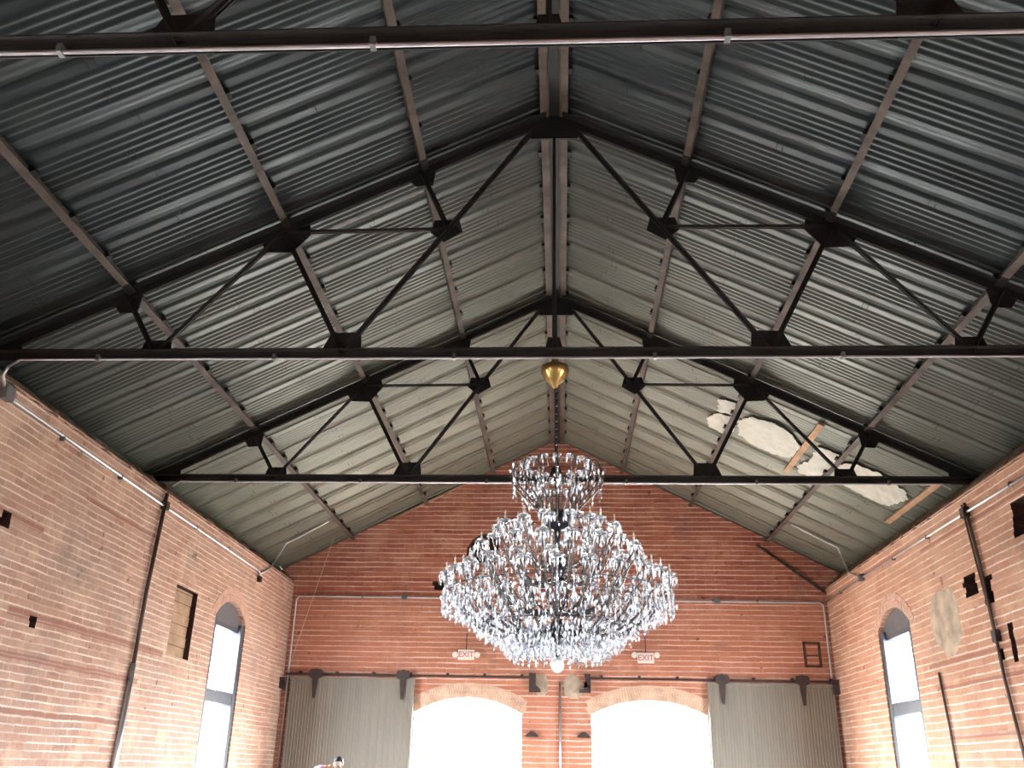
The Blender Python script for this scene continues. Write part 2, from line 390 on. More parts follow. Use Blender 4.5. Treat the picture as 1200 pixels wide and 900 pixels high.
# ------------------------------------------------------------------ windows
def window(name, w, out, u0, u1, parent=None):
    root = struct(empty(name, (w, (u0 + u1) / 2, WIN['z0'])))
    def L(x): return (x[0] - root.location.x, x[1] - root.location.y, x[2] - root.location.z)
    def bx(mb, ua, ub, za, zb, d0=.16, d1=.26):
        a = L((w + out * d0, ua, za)); b = L((w + out * d1, ub, zb)); mb.box(tuple(map(min, a, b)), tuple(map(max, a, b)))
    f = MB(); t = .19
    bx(f, u0, u0 + t, WIN['z0'], WIN['zs'], .03, .30); bx(f, u1 - t, u1, WIN['z0'], WIN['zs'], .03, .30); bx(f, u0 + t, u1 - t, WIN['z0'], WIN['z0'] + .1, .1, .3)
    bx(f, u0 + t, u1 - t, 4.20, 4.30, .1, .28)
    f.build('window_frame', 'window_frame', root)
    m = MB(); bx(m, u0 + t, u1 - t, 2.72, 2.96, .04, .3); m.build('transom', 'window_frame', root)
    ty = MB(); lp = arch_loop(u0 + .005, u1 - .005, 4.30, WIN['zs'], WIN['za'] - .005)
    ty.prism([(u - root.location.y, v - root.location.z) for u, v in lp], 0, out * .10, out * .24); ty.build('arched_panel', 'tymp', root)
    for z0, z1 in ((WIN['z0'] + .1, 2.72), (2.94, 4.20)):
        p = MB(); p.add([L((w + out * .27, a_, b_)) for a_, b_ in ((u0 + t, z0), (u1 - t, z0), (u1 - t, z1), (u0 + t, z1))], [(0, 1, 2, 3)]); pane = p.build('pane', 'pane', root)
        mn = MB()
        for q in (.28, .52, .76): uu = u0 + (u1 - u0) * q; bx(mn, uu - .012, uu + .012, z0, z1, .275, .29)
        mn.build('muntin', 'white_plastic', pane)
    return root
for i, (a, b) in enumerate(left_windows): window('window_%d' % (i * 2 + 1), XL, -1, a, b)
for i, (a, b) in enumerate(right_windows): window('window_%d' % (i * 2 + 2), XR, 1, a, b)

# boarded niche of the left wall
mb = MB(); z = NICHE[2] + .02; k = 0
while z < NICHE[3] - .04:
    h = min(.19, NICHE[3] - .01 - z); d = .10 + .015 * R.random(); mb.box((XL - .15, NICHE[0] + .02, z), (XL - .15 + .05 + .02 * R.random(), NICHE[1] - .03, z + h - .012)); z += h
tag(mb.build('boarding', 'plank'), 'pale horizontal boards filling the rectangular recess in the side wall', 'boards')

# ------------------------------------------------------------------ roof sheets
P = .84
def sheet(side):
    mb = MB(); prof = []; y = YB - .3; nribs = 5; rp = .1; k = 0
    while y < YF + .3:
        for r in range(nribs):
            for q in range(6):
                t = q / 6; prof.append((y + (r + t) * rp, -.024 * (1 - math.cos(2 * PI * t)) / 2 * 1.0))
        e = y + nribs * rp; fl = P - nribs * rp
        prof += [(e, 0), (e + .04, .002), (e + fl * .45, .004), (e + fl * .45 + .004, .026), (e + fl * .45 + .012, .026), (e + fl * .45 + .016, -.008), (e + fl * .7, -.004), (e + fl * .97, .0)]
        y += P
    xs = [0.0, 1.75, 3.5, 5.3, 7.2]; vs = []
    for (yy, d) in prof:
        for j, x in enumerate(xs): vs.append((side * x, yy, zroof(x) + d * .9 + .01))
    n = len(xs); f = [(i * n + j, i * n + j + 1, (i + 1) * n + j + 1, (i + 1) * n + j) for i in range(len(prof) - 1) for j in range(n - 1)]
    mb.add(vs, f)
    o = mb.build('ceiling', 'sheet', recalc=False); struct(o)
    for p in o.data.polygons: p.use_smooth = True
    # wire clips holding the sheets, in lines halfway between the purlins
    c = MB()
    yy = 1.0
    while yy < YF - .5:
        for x0 in (.9, 2.6, 4.4, 6.2):
            if R.random() < .72:
                x = x0 + (R.random() - .5) * .25
                for q in (0, .07):
                    xx = x + q; ln = .10 + .1 * R.random(); y0 = yy + (R.random() - .5) * .2
                    c.bar((side * xx, y0, zroof(xx) - .012), (side * (xx + .01), y0 + ln, zroof(xx) - .012), .007, .007, up=(0, 0, 1))
        yy += P / 2
    c.build('sheet_clip', 'steel_black', o)
    # outer skin so that the roof is not paper thin and keeps the daylight out
    sk = MB(); XO = (-XL if side < 0 else XR) + .445; sk.prism([(side * 7.5, zroof(7.5) + .1), (side * 7.5, 5.4), (side * XO, 5.4), (side * XO, zroof(XO) + .1)], 1, YB - .5, YF + .5)
    sk.prism([(0, SHEET0 + .1), (side * 7.5, zroof(7.5) + .1), (side * 7.5, zroof(7.5) + .05), (0, SHEET0 + .05)], 1, YB - .5, YF + .5)
    sk.build('roof_skin', 'sheet', o)
    return o
sheet(-1); sheet(1)

# ------------------------------------------------------------------ purlins
def purlin(x, side, label):
    mb = MB(); z = zroof(x) - .015; s = side
    nrm = Vector((-s * SL, 0, -1)).normalized() if False else Vector((s * -SL, 0, -1)).normalized()
    p = Vector((s * x, YB, z)); q = Vector((s * x, YF - .01, z))
    dn = Vector((-s * SL, 0, -1)).normalized(); al = Vector((s * 1, 0, -SL)).normalized()
    # channel: web against the slope plus two flanges
    mb.bar(p + dn * .055, q + dn * .055, .02, .11, up=dn)
    mb.bar(p + dn * .105 + al * .02, q + dn * .105 + al * .02, .09, .016, up=dn)
    mb.bar(p + dn * .010 + al * .02, q + dn * .010 + al * .02, .09, .016, up=dn)
    o = mb.build('purlin', 'purlin')
    c = MB(); c.bar(p - al * .045 + dn * .05, p + Vector((0, .11, 0)) - al * .045 + dn * .05, .055, .07, up=dn); k0 = None; y = .5
    while y < YF - YB - .15:
        if k0 is None: k0 = c.build('clip', 'steel_black', o, (0, y, 0))
        else: dup(k0, loc=(0, y, 0))
        y += P
    sp = MB(); sp.bar(p + Vector((0, -.22, 0)) + dn * .118 + al * .02, p + Vector((0, .22, 0)) + dn * .118 + al * .02, .1, .014, up=dn); k0 = None
    for y in TRUSS_Y:
        if k0 is None: k0 = sp.build('splice_plate', 'steel', o, (0, y - YB, 0))
        else: dup(k0, loc=(0, y - YB, 0))
    return tag(o, label, 'purlin', 'purlins under the roof sheets')
for s, w in ((-1, 'left'), (1, 'right')):
    purlin(J1, s, 'brown steel purlin nearest the eave on the %s roof slope' % w)
    purlin(J2, s, 'brown steel purlin halfway up the %s roof slope' % w)
    purlin(J3, s, 'brown steel purlin nearest the ridge on the %s roof slope' % w)
rb = empty('ridge_beam', (0, 0, SHEET0))
for s in (-1, 1):
    mb = MB(); mb.box((s * .13 - .055, YB, -.17), (s * .13 + .055, YF - .01, -.15)); mb.box((s * .13 - s*.055 - .008, YB, -.17), (s * .13 - s*.055 + .008, YF - .01, -.02)); mb.build('channel', 'purlin', rb)
mb = MB(); mb.box((-.065, YB, -.15), (.065, YF - .01, -.06)); mb.build('web', 'steel_black', rb)
for s in (-1, 1):
    mb = MB(); mb.box((s * .205 - .03, 0, -.16), (s * .205 + .03, .1, -.09)); y = YB + .4; k0 = None
    while y < YF - .2:
        if k0 is None: k0 = mb.build('clip', 'steel_black', rb, (0, y, 0))
        else: dup(k0, loc=(0, y, 0))
        y += P
tag(rb, 'double brown steel ridge beam running along the peak of the roof', 'beam')

# ------------------------------------------------------------------ trusses
def angles(p, q, a, t=.012, gap=.02, flip=1):
    """pair of steel angles back to back, in the truss plane (x z)"""
    mb = MB(); p = Vector(p); q = Vector(q); d = (q - p).normalized(); n = d.cross(Vector((0, 1, 0))).normalized()
    if n.z < 0: n = -n
    n = n * flip
    for s in (-1, 1):
        o = Vector((0, s * (gap / 2 + t / 2), 0)); mb.bar(p + o, q + o, t, a, up=n)
        o = Vector((0, s * (gap / 2 + a / 2), 0)) - n * (a / 2 - t / 2); mb.bar(p + o, q + o, a, t, up=n)
    return mb
def truss(y, label):
    root = empty('roof_truss', (0, y, HB))
    fr = {1: (7 - J1) / 7, 2: .5, 3: (7 - J3) / 7}; H = HA - HB
    ap = (0, 0, H)
    angles((-7.15, 0, 0), (7.15, 0, 0), .095, flip=-1).build('bottom_chord', 'steel', root)
    B1, B2 = 4.922, 2.584
    mats = {}
    for s in (-1, 1):
        h = (s * 7.1, 0, -.02)
        J = {k: (s * 7 * (1 - f), 0, H * f) for k, f in fr.items()}
        N = (s * (B2 * .485 + .10), 0, H * .485 + .10 - .03)
        b1 = (s * B1, 0, .02); b2 = (s * B2, 0, .02)
        angles(h, (0, 0, H + .03), .115, flip=-1).build('top_chord', 'steel_black', root)
        angles(J[1], b1, .055).build('strut', 'steel', root)
        angles(J[2], b2, .062).build('strut', 'steel', root)
        angles(J[3], N, .06).build('strut', 'steel_black', root)
        angles(b2, (s * .30, 0, H - .22), .046, flip=-1).build('tie', 'steel', root)
        angles(b1, J[2], .036, flip=-1).build('tie', 'steel', root)
        angles(J[2], N, .032, flip=-1).build('tie', 'steel', root)
        def gus(poly):
            cu = sum(a for a, b in poly) / len(poly); cv = sum(b for a, b in poly) / len(poly); poly = [(cu + (a - cu) * 1.22, cv + (b - cv) * 1.22) for a, b in poly]
            m = MB(); m.prism(poly, 1, -.009, .009)
            for (u, v) in poly:      # rivets
                cu = sum(a for a, b in poly) / len(poly); cv = sum(b for a, b in poly) / len(poly)
                x, z = cu + (u - cu) * .72, cv + (v - cv) * .72; m.lathe([(.014, -.02), (.014, .02)], 6, (0, 0, 0)); n = len(m.v)
                for i in range(n - 12, n): vx, vy, vz = m.v[i]; m.v[i] = (x + vx, vz, z + vy)
            m.build('gusset_plate', 'steel_black', root)
        gus([(s * (B2 - .20), -.03), (s * (B2 + .26), -.03), (s * (B2 + .13), .26), (s * (B2 - .17), .27)][:: s])
        gus([(s * (B1 - .17), -.03), (s * (B1 + .19), -.03), (s * (B1 + .12), .18), (s * (B1 - .14), .18)][:: s])
        x, _, z = J[2]; gus([(x - s * .26, z + .12), (x + s * .24, z - .14), (x + s * .15, z - .26), (x - s * .12, z - .27), (x - s * .30, z - .04)])
        x, _, z = J[1]; gus([(x - s * .15, z + .07), (x + s * .15, z - .08), (x + s * .06, z - .2), (x - s * .12, z - .18)])
        x, _, z = J[3]; gus([(x - s * .15, z + .07), (x + s * .15, z - .08), (x + s * .06, z - .17), (x - s * .12, z - .16)])
        x, _, z = N; gus([(x - s * .10, z + .12), (x + s * .16, z + .12), (x + s * .2, z - .03), (x + s * .05, z - .15), (x - s * .14, z - .03)])
        gus([(s * 7.1, -.04), (s * 6.68, -.04), (s * 6.68, .14), (s * 6.8, .17), (s * 7.1, .04)])
    m = MB(); m.prism([(-.42, H - .12), (-.30, H - .33), (.30, H - .33), (.42, H - .12), (.12, H + .06), (-.12, H + .06)], 1, -.02, .02); m.build('gusset_plate', 'steel_black', root)
    m = MB(); m.prism([(-.13, -.03), (.13, -.03), (.07, .22), (-.07, .22)], 1, -.01, .01); m.build('gusset_plate', 'steel_black', root)
    m = MB(); m.tube([(0, 0, .05), (0, 0, H - .1)], .022); m.build('hanger_rod', 'steel_black', root)
    return tag(root, label, 'truss', 'steel roof trusses')
truss(TRUSS_Y[0], 'black steel roof truss nearest the camera, only its lower chord crossing the top')
truss(TRUSS_Y[1], 'wide black steel roof truss in the middle, carrying the chandelier')
truss(TRUSS_Y[2], 'black steel roof truss farthest away, nearest the brick gable')

# ------------------------------------------------------------------ conduits
def pipe(name, pts, r, mat, label, cat='pipe', group=None, n=8):
    m = MB(); m.tube(pts, r, n); return tag(m.build(name, mat, smooth=True), label, cat, group)
def straps(par, pts):
    for p, ax in pts:
        m = MB(); e = .035
        m.box((p[0] - (e if ax != 0 else .02), p[1] - (e if ax != 1 else .02), p[2] - (e if ax != 2 else .02)), (p[0] + (e if ax != 0 else .02), p[1] + (e if ax != 1 else .02), p[2] + (e if ax != 2 else .02)))
        m.build('strap', 'box', par)
for y, lab in zip(TRUSS_Y, ('shiny thin conduit clipped under the chord of the nearest truss', 'pale thin conduit clipped under the chord of the middle truss', 'pale thin conduit clipped under the chord of the farthest truss')):
    o = pipe('conduit', [(XL + .12, y - .06, HB - .17), (XL + .25, y - .06, HB - .075), (XR - .25, y - .06, HB - .075), (XR - .12, y - .06, HB - .17)], .017, 'conduit', lab, 'conduit', 'conduits under the trusses')
    straps(o, [((x, y - .06, HB - .06), 0) for x in (-5.6, -3.4, -1.2, 1.2, 3.4, 5.6)])
r = .022
o = pipe('conduit', [(XL + .12, 9.86, HB - .17), (XL + .05, 9.9, 5.95), (XL + .04, 10.07, 5.74), (XL + .04, 14.9, 5.69), (XL + .04, 20.4, 5.66), (XL + .04, 20.46, 5.60), (XL + .04, 20.46, 5.52)], r, 'conduit', 'pale conduit running high along the left-hand brick wall', 'conduit')
straps(o, [((XL + .03, y, 5.69), 1) for y in (11.5, 13.3, 16.5, 18.3)])
o = pipe('conduit', [(XR - .04, 12.0, 5.57), (XR - .04, 14.8, 5.60), (XR - .04, 20.3, 5.62), (XR - .04, 23.2, 5.59)], r, 'conduit', 'pale conduit running high along the right-hand brick wall', 'conduit')
straps(o, [((XR - .03, y, 5.60), 1) for y in (13.2, 16.5, 18.3, 22)])
pipe('conduit', [(XL + .04, 20.46, 5.6), (XL + .04, 21.2, 5.9), (-6.6, 21.5, zroof(6.6) - .06), (-6.3, 21.5, zroof(6.3) - .06), (-5.5, 21.15, zroof(5.5) - .14)], r, 'conduit', 'short pale conduit crossing the sheets above the corner window on the niche side', 'conduit')
pipe('conduit', [(XR - .04, 20.4, 5.62), (XR - .04, 21.2, 5.9), (6.6, 21.5, zroof(6.6) - .06), (6.3, 21.5, zroof(6.3) - .06), (5.5, 21.2, zroof(5.5) - .14)], r, 'conduit', 'short pale conduit crossing the sheets above the corner window on the plaster patch side', 'conduit')
o = pipe('conduit', [(XL + .12, YF - .06, .2), (XL + .12, YF - .05, 5.5), (XL + .2, YF - .05, 5.6), (XR - .2, YF - .05, 5.57), (XR - .1, YF - .05, 5.5), (XR - .10, YF - .06, .2)], .024, 'conduit', 'grey conduit crossing the far gable wall and turning down in both corners', 'conduit')
straps(o, [((x, YF - .04, 5.59), 0) for x in (-5, -3.9, -1, 1, 3.9, 5)])
pipe('pipe', [(XL + .05, 14.99, 5.92), (XL + .05, 14.85, 4.2), (XL + .05, 14.84, 3.05)], .035, 'conduit_dark', 'dark upper length of vertical pipe on the left-hand wall', 'pipe')
o = pipe('pipe', [(XL + .05, 14.84, 3.05), (XL + .05, 14.78, 1.5), (XL + .05, 14.78, .02)], .045, 'conduit', 'grey lower length of vertical pipe on the left-hand wall', 'pipe')
straps(o, [((XL + .04, 14.82, 2.8), 2), ((XL + .04, 14.8, 2.0), 2)])
for dy, lab in ((0, 'dark vertical cable pipe on the right-hand wall between the broken pockets'), (.11, 'thinner dark cable beside the vertical pipe on the right-hand wall')):
    pipe('pipe', [(XR - .04, 14.78 + dy, 5.75), (XR - .04, 14.62 + dy, 4.75), (XR - .04, 14.56 + dy * .3, 4.0), (XR - .04, 14.5, 3.0 - dy), (XR - .04, 14.32 - dy * .3, 1.8), (XR - .04, 14.3 - dy * .3, .02)], .026 - dy * .08, 'conduit_dark', lab, 'pipe')
pipe('pipe', [(.06, YF - .04, 3.6), (.06, YF - .04, .02)], .025, 'conduit', 'thin pale pipe running down the brick pier between the doorways', 'pipe')
pipe('pipe', [(XR - .03, 16.95, 3.3), (XR - .03, 16.85, 2.4), (XR - .03, 16.8, 1.4), (XR - .03, 16.8, .02)], .022, 'conduit_dark', 'thin dark pipe low on the right-hand wall under the plaster patch', 'pipe')
pipe('cable', [(-5.6, 22.2, 6.9), (-6.3, 22.9, 5.0), (-6.7, YF - .05, 3.9)], .005, 'white_plastic', 'thin slack white cable hanging across the far corner', 'cable')
def jbox(c, s, lab, mat='box'):
    m = MB(); m.box((c[0] - s[0], c[1] - s[1], c[2] - s[2]), (c[0] + s[0], c[1] + s[1], c[2] + s[2])); o = m.build('junction_box', mat)
    l = MB(); ax = s.index(min(s)); q = list(s); q[ax] += .004; q = [v * .85 if i != ax else v for i, v in enumerate(q)]
    l.box(tuple(c[i] - q[i] for i in range(3)), tuple(c[i] + q[i] for i in range(3))); l.build('cover', mat, o); return tag(o, lab, 'box')
jbox((XL + .05, 10.07, 5.78), (.05, .09, .09), 'small junction box at the near end of the left wall conduit')
jbox((XL + .05, 15.0, 5.70), (.05, .07, .07), 'dark junction box where the vertical pipe meets the left wall conduit', 'iron')
jbox((XL + .05, 20.46, 5.48), (.04, .06, .06), 'small box at the far end of the left wall conduit', 'iron')
jbox((XR - .05, 14.80, 5.60), (.05, .08, .08), 'dark junction box where the cables meet the right wall conduit', 'iron')
jbox((XR - .05, 20.35, 5.62), (.05, .08, .07), 'grey junction box above the right-hand window')
jbox((-3.92, YF - .05, 5.60), (.07, .04, .06), 'small box on the far wall conduit above the left sliding door')
jbox((4.0, YF - .05, 5.58), (.07, .04, .06), 'small box on the far wall conduit above the right sliding door')
jbox((XR - .05, 14.5, 3.6), (.04, .07, .09), 'small dark box on the vertical pipe of the right-hand wall', 'iron')
jbox((XL + .07, YF - .25, 3.45), (.06, .1, .13), 'rusty box low in the far corner beside the left sliding door', 'iron')
jbox((XR - .07, YF - .2, 3.55), (.06, .1, .16), 'rusty box low in the far corner beside the right sliding door', 'iron')

# ------------------------------------------------------------------ sliding doors of the far wall
def sliding_door(name, x0, x1, top):
    root = struct(empty(name, ((x0 + x1) / 2, YF - .14, 0))); w = (x1 - x0) / 2
    m = MB(); n = int((x1 - x0) / .07); vs = []; fs = []
    for i in range(n + 1):
        for q, d in ((0, 0), (.55, 0), (.62, .006), (.93, .006)):
            x = -w + min(2 * w, (i + q) * 2 * w / n) 
            vs += [(x, -.03 + d, .04), (x, -.03 + d, top)]
    for i in range(len(vs) // 2 - 1): fs.append((2 * i, 2 * i + 2, 2 * i + 3, 2 * i + 1))
    m.add(vs, fs); m.build('ribbed_panel', 'door', root)
    m = MB(); m.box((-w, -.01, .03), (w, .04, top)); m.build('backing_board', 'door', root)
    m = MB(); m.box((-w - .02, -.045, top - .05), (w + .02, .05, top + .015)); m.build('top_rail', 'door', root)
    for hx in (-w + .62 if x0 < 0 else -w + .35, w - .28 if x0 < 0 else w - .72):
        h = MB(); h.prism([(hx - .07, top + .12), (hx + .07, top + .12), (hx + .07, top - .1), (hx + .03, top - .48), (hx - .03, top - .48), (hx - .07, top - .1)], 1, -.075, -.05)
        h.prism([(hx - .17, top + .14), (hx - .13, top + .2), (hx + .13, top + .2), (hx + .17, top + .14), (hx + .17, top + .03), (hx + .07, top - .03), (hx - .07, top - .03), (hx - .17, top + .03)], 1, -.085, -.06)
        hg = h.build('hanger', 'iron', root)
        wh = MB(); wh.lathe([(.0, -.02), (.08, -.02), (.07, 0), (.08, .02), (0, .02)], 20)
        for i, v in enumerate(wh.v): wh.v[i] = (hx + v[0], -.03 + v[2], top + .14 + v[1])
        wh.build('wheel', 'iron', hg)
    return root
sliding_door('door_1', -6.60, -3.52, 3.59); sliding_door('door_2', 3.62, 6.60, 3.60)
for x0, x1, lab, e in ((-6.75, -.62, 'rusty iron door track above the left doorway and sliding door', 1), (.72, 6.66, 'rusty iron door track above the right doorway and sliding door', -1)):
    m = MB(); m.box((x0, YF - .14, 3.655), (x1, YF - .11, 3.70)); o = m.build('door_track', 'iron')
    x = x0 + .35
    while x < x1:
        b = MB(); b.box((x - .03, YF - .13, 3.68), (x + .03, YF, 3.75)); b.build('bracket', 'iron', o); x += .92
    xe = x1 if e == 1 else x0
    b = MB(); b.prism([(xe - .08, 3.78), (xe + .08, 3.78), (xe + .08, 3.5), (xe + e * .2 , 3.40), (xe + e * .2, 3.34), (xe - e*.08, 3.34)][:: 1], 1, YF - .16, YF); b.build('end_stop', 'iron', o)
    tag(o, lab, 'track')
for x, lab in ((-.62, 'small iron pintle on the brick pier beside the left doorway'), (.62, 'small iron pintle on the brick pier beside the right doorway')):
    m = MB(); m.prism([(x - .16, 2.32), (x + .16, 2.32), (x + .14, 2.37), (x + .03, 2.45), (x - .03, 2.45), (x - .14, 2.37)], 1, YF - .1, YF); tag(m.build('iron_bracket', 'iron'), lab, 'bracket')

# irregular plaster patches
def blob(axis, w, out, cu, cv, ru, rv, name, mat, lab, n=30, cat='patch', seed=1, j=.10):
    rr = random.Random(seed); m = MB(); ph = [rr.random() * 6 for _ in range(5)]
    def rad(t): return 1 + j * (math.sin(2 * t + ph[0]) * .5 + math.sin(3 * t + ph[1]) * .5 + math.sin(5 * t + ph[2]) * .4 + math.sin(9 * t + ph[3]) * .3)
    vs = []; fs = []
    def P(u, v, d): return (w - out * d, u, v) if axis == 0 else (u, w - out * d, v)
    vs.append(P(cu, cv, .016))
    for k, (s, d) in enumerate(((.5, .014), (.93, .010), (1, -.004))):
        for i in range(n):
            t = 2 * PI * i / n; q = rad(t) * s; vs.append(P(cu + ru * q * math.cos(t), cv + rv * q * math.sin(t), d + (rr.random() - .5) * .006))
    for i in range(n): fs.append((0, 1 + i, 1 + (i + 1) % n))
    for k in range(2):
        for i in range(n): a = 1 + k * n + i; b = 1 + k * n + (i + 1) % n; fs.append((a, a + n, b + n, b))
    m.add(vs, fs); return tag(m.build(name, mat, smooth=False), lab, cat)
blob(0, XR, 1, 16.38, 4.10, .62, .62, 'plaster_patch', 'plaster', 'rough oval plaster patch on the right-hand brick wall', seed=4)
blob(1, YF, 1, -.42, 3.52, .2, .26, 'plaster_patch', 'plaster', 'small plaster patch on the pier under the chandelier, doorway side of the left track', seed=5)
blob(1, YF, 1, .38, 3.48, .26, .3, 'plaster_patch', 'plaster', 'larger plaster patch on the pier under the chandelier by the right track', seed=9)
# bricked-up hatch outline at the right end of the far wall
m = MB()
for lo, hi in (((6.02, 4.02), (6.08, 4.62)), ((6.38, 4.02), (6.44, 4.62)), ((6.02, 4.56), (6.44, 4.62)), ((6.08, 4.02), (6.38, 4.07)), ((6.08, 4.28), (6.38, 4.31))):
    m.box((lo[0], YF - .03, lo[1]), (hi[0], YF, hi[1]))
tag(m.build('hatch_frame', 'wood_pocket'), 'small dark red frame fixed on the far wall above the right sliding door', 'frame')
# boards along the gable
for pts, lab, w in ((((5.1, 7.03), (6.75, 5.80)), 'brown board leaning along the right end of the gable slope', .05), (((-4.3, 7.68), (-2.3, 8.72)), 'pale board along the left gable slope', .05)):
    m = MB(); m.bar((pts[0][0], YF - .03, pts[0][1]), (pts[1][0], YF - .03, pts[1][1]), .05, w, up=(0, 0, 1)); tag(m.build('board', 'purlin' if w and pts[0][0] > 0 else 'plank'), lab, 'board')

# ------------------------------------------------------------------ roof patches and boards, right slope
def liner(poly, lab, seed):
    rr = random.Random(seed); m = MB(); vs = []
    # fine grid inside the outline, crumpled a little
    from mathutils.geometry import intersect_point_line
    def inside(x, y):
        c = False; n = len(poly)
        for i in range(n):
            x1, y1 = poly[i]; x2, y2 = poly[(i + 1) % n]
            if (y1 > y) != (y2 > y) and x < (x2 - x1) * (y - y1) / (y2 - y1) + x1: c = not c
        return c
    xs = [p[0] for p in poly]; ys = [p[1] for p in poly]; st = .028; idx = {}
    nx = int((max(xs) - min(xs)) / st) + 1; ny = int((max(ys) - min(ys)) / st) + 1
    def vert(i, j):
        if (i, j) not in idx:
            x = min(xs) + i * st; y = min(ys) + j * st; idx[(i, j)] = len(vs)
            vs.append((x + (rr.random() - .5) * .008, y + (rr.random() - .5) * .008, zroof(x) - .055 - .004 * rr.random() - .008 * math.sin(x * 9 + y * 5) - .006 * math.sin(x * 31 - y * 17)))
        return idx[(i, j)]
    fs = []
    for i in range(nx):
        for j in range(ny):
            if inside(min(xs) + (i + .5) * st + .012 * math.sin(j * .9), min(ys) + (j + .5) * st + .03 * math.sin(i * .31) + .012 * math.sin(i)): fs.append((vert(i, j), vert(i + 1, j), vert(i + 1, j + 1), vert(i, j + 1)))
    m.add(vs, fs); return tag(m.build('torn_liner', 'paper', smooth=True), lab, 'liner', 'torn white liner on the roof sheets')
liner([(3.14, 16.5), (3.45, 16.35), (3.50, 16.85), (3.22, 17.08)], 'topmost small scrap of white liner on the sheets', 1)
liner([(3.2, 17.15), (3.55, 16.95), (3.62, 17.6), (3.5, 17.95), (3.18, 18.0), (3.08, 17.6)], 'square white liner scrap just below the topmost one', 2)
liner([(3.60, 17.1), (3.76, 16.68), (4.13, 16.44), (4.5, 16.6), (4.76, 16.95), (4.74, 17.7), (4.4, 17.92), (4.05, 17.86), (3.73, 17.74)], 'largest curved sheet of torn white liner above the plank', 3)
liner([(4.98, 16.7), (5.06, 16.62), (5.37, 16.56), (5.40, 17.2), (5.33, 18.15), (5.0, 18.3), (4.9, 17.9), (5.02, 17.4)], 'white liner scrap between the plank and the lowest purlin', 4)
liner([(5.46, 16.95), (5.63, 16.66), (6.0, 16.6), (6.57, 16.85), (6.72, 17.2), (6.6, 17.9), (6.16, 17.96), (5.7, 17.8), (5.46, 17.7)], 'long white liner sheet nearest the right eave', 5)
for x, y0, y1, lab in ((4.80, 15.63, 18.45, 'weathered wooden plank under the sheets beside the largest white liner'), (6.82, 15.85, 18.7, 'weathered wooden plank under the sheets at the right eave')):
    m = MB(); m.bar((x, y0, zroof(x) - .06), (x, y1, zroof(x) - .06), .11, .05, up=(SL, 0, 1)); tag(m.build('plank', 'plank'), lab, 'plank')

# ------------------------------------------------------------------ exit signs
def exit_sign(x, z, up, lab):
    y = YF - .12
    root = empty('exit_sign', (x, y, z)); w, h = .2, .12
    m = MB(); m.box((-w, -.03, -h), (w, .03, h)); body = m.build('housing', 'white_plastic', root)
    cu = bpy.data.curves.new('lettering', 'FONT'); cu.body = 'EXIT'; cu.size = .19; cu.align_x = 'CENTER'; cu.align_y = 'CENTER'; cu.extrude = .003
    t = bpy.data.objects.new('tmp_text', cu); C.objects.link(t); dg = bpy.context.evaluated_depsgraph_get(); me = bpy.data.meshes.new_from_object(t.evaluated_get(dg)); bpy.data.objects.remove(t)
    o = bpy.data.objects.new('lettering', me); C.objects.link(o); o.parent = body; o.rotation_euler = (PI / 2, 0, 0); o.location = (0, -.034, 0); me.materials.clear(); me.materials.append(M['red'])
    for s in (-1, 1):
        m = MB(); m.lathe([(0, -.05), (.06, -.05), (.072, -.02), (.06, .04), (.02, .06), (0, .06)], 16)
        for i, v in enumerate(m.v): m.v[i] = (s * (w + .075) + v[0], v[2], up + v[1])
        m.box((s * (w + .02) - .03, -.015, up - .02), (s * (w + .02) + .03, .015, up + .02)); m.build('lamp_head', 'white_plastic', root, smooth=False)
    m = MB(); m.tube([(0, 0, h), (0, 0, h + .34), (0, .04, h + .4), (0, .12, h + .42)], .011); m.build('stem', 'iron', root)
    return tag(root, lab, 'sign')
M['red'] = plain('red_lettering', rgb(205, 90, 80), .5, var=.05)
exit_sign(-2.27, 4.19, .0, 'white exit sign with two lamp heads over the left doorway')
exit_sign(2.16, 4.17, .07, 'white exit sign with two lamp heads set high over the right doorway')

# ------------------------------------------------------------------ chandelier
CX, CY = .04, 9.92
ch = empty('chandelier', (CX, CY, 2.5)); Z0 = 2.5
tag(ch, 'huge tiered crystal chandelier hanging from the middle truss', 'chandelier')
m = MB(); m.lathe([(0, 3.68), (.03, 3.66), (.05, 3.6), (.045, 3.56)], 20); m.lathe([(.045, 3.56), (.16, 3.54), (.17, 3.50), (.15, 3.44), (.10, 3.36), (.05, 3.32), (.03, 3.28), (0, 3.27)], 28)
m.build('canopy', 'brass', ch, (-.03, 0, 0), smooth=True)
m = MB(); z = 3.29; k = 0
while z > 2.32:        # chain links
    t = [(.016 * math.cos(a) , 0, .032 * math.sin(a)) for a in [2 * PI * i / 10 for i in range(11)]]
    m.tube([((p[0] if k % 2 else 0), (0 if k % 2 else p[0]), z - .03 + p[2]) for p in t], .006, 5, False); z -= .048; k += 1
m.build('chain', 'hub', ch, (-.01, 0, 0))
m = MB(); m.lathe([(0, 2.36), (.02, 2.35), (.02, 2.1), (.035, 2.06), (.02, 2.02), (.02, 1.80), (.15, 1.76), (.19, 1.68), (.17, 1.58), (.04, 1.56), (.03, 1.3), (.06, 1.2), (.09, 1.1), (.05, 1.0), (.03, .9), (.03, .6), (.06, .55), (.16, .46), (.20, .38), (.15, .30), (.06, .26), (0, .25)], 24)
m.build('central_column', 'hub', ch, smooth=True)
# hoops
def hoop(r, z, t, mat='hub', n=64, name='hoop'):
    m = MB(); m.tube([(r * math.cos(2 * PI * i / n), r * math.sin(2 * PI * i / n), z) for i in range(n + 1)], t, 6, False); return m.build(name, mat, ch)
for r_, z_, t_ in ((1.22, .84, .006), (.86, .50, .008), (.47, .34, .012), (.49, 2.14, .006), (.30, 1.86, .006)): hoop(r_, z_, t_)
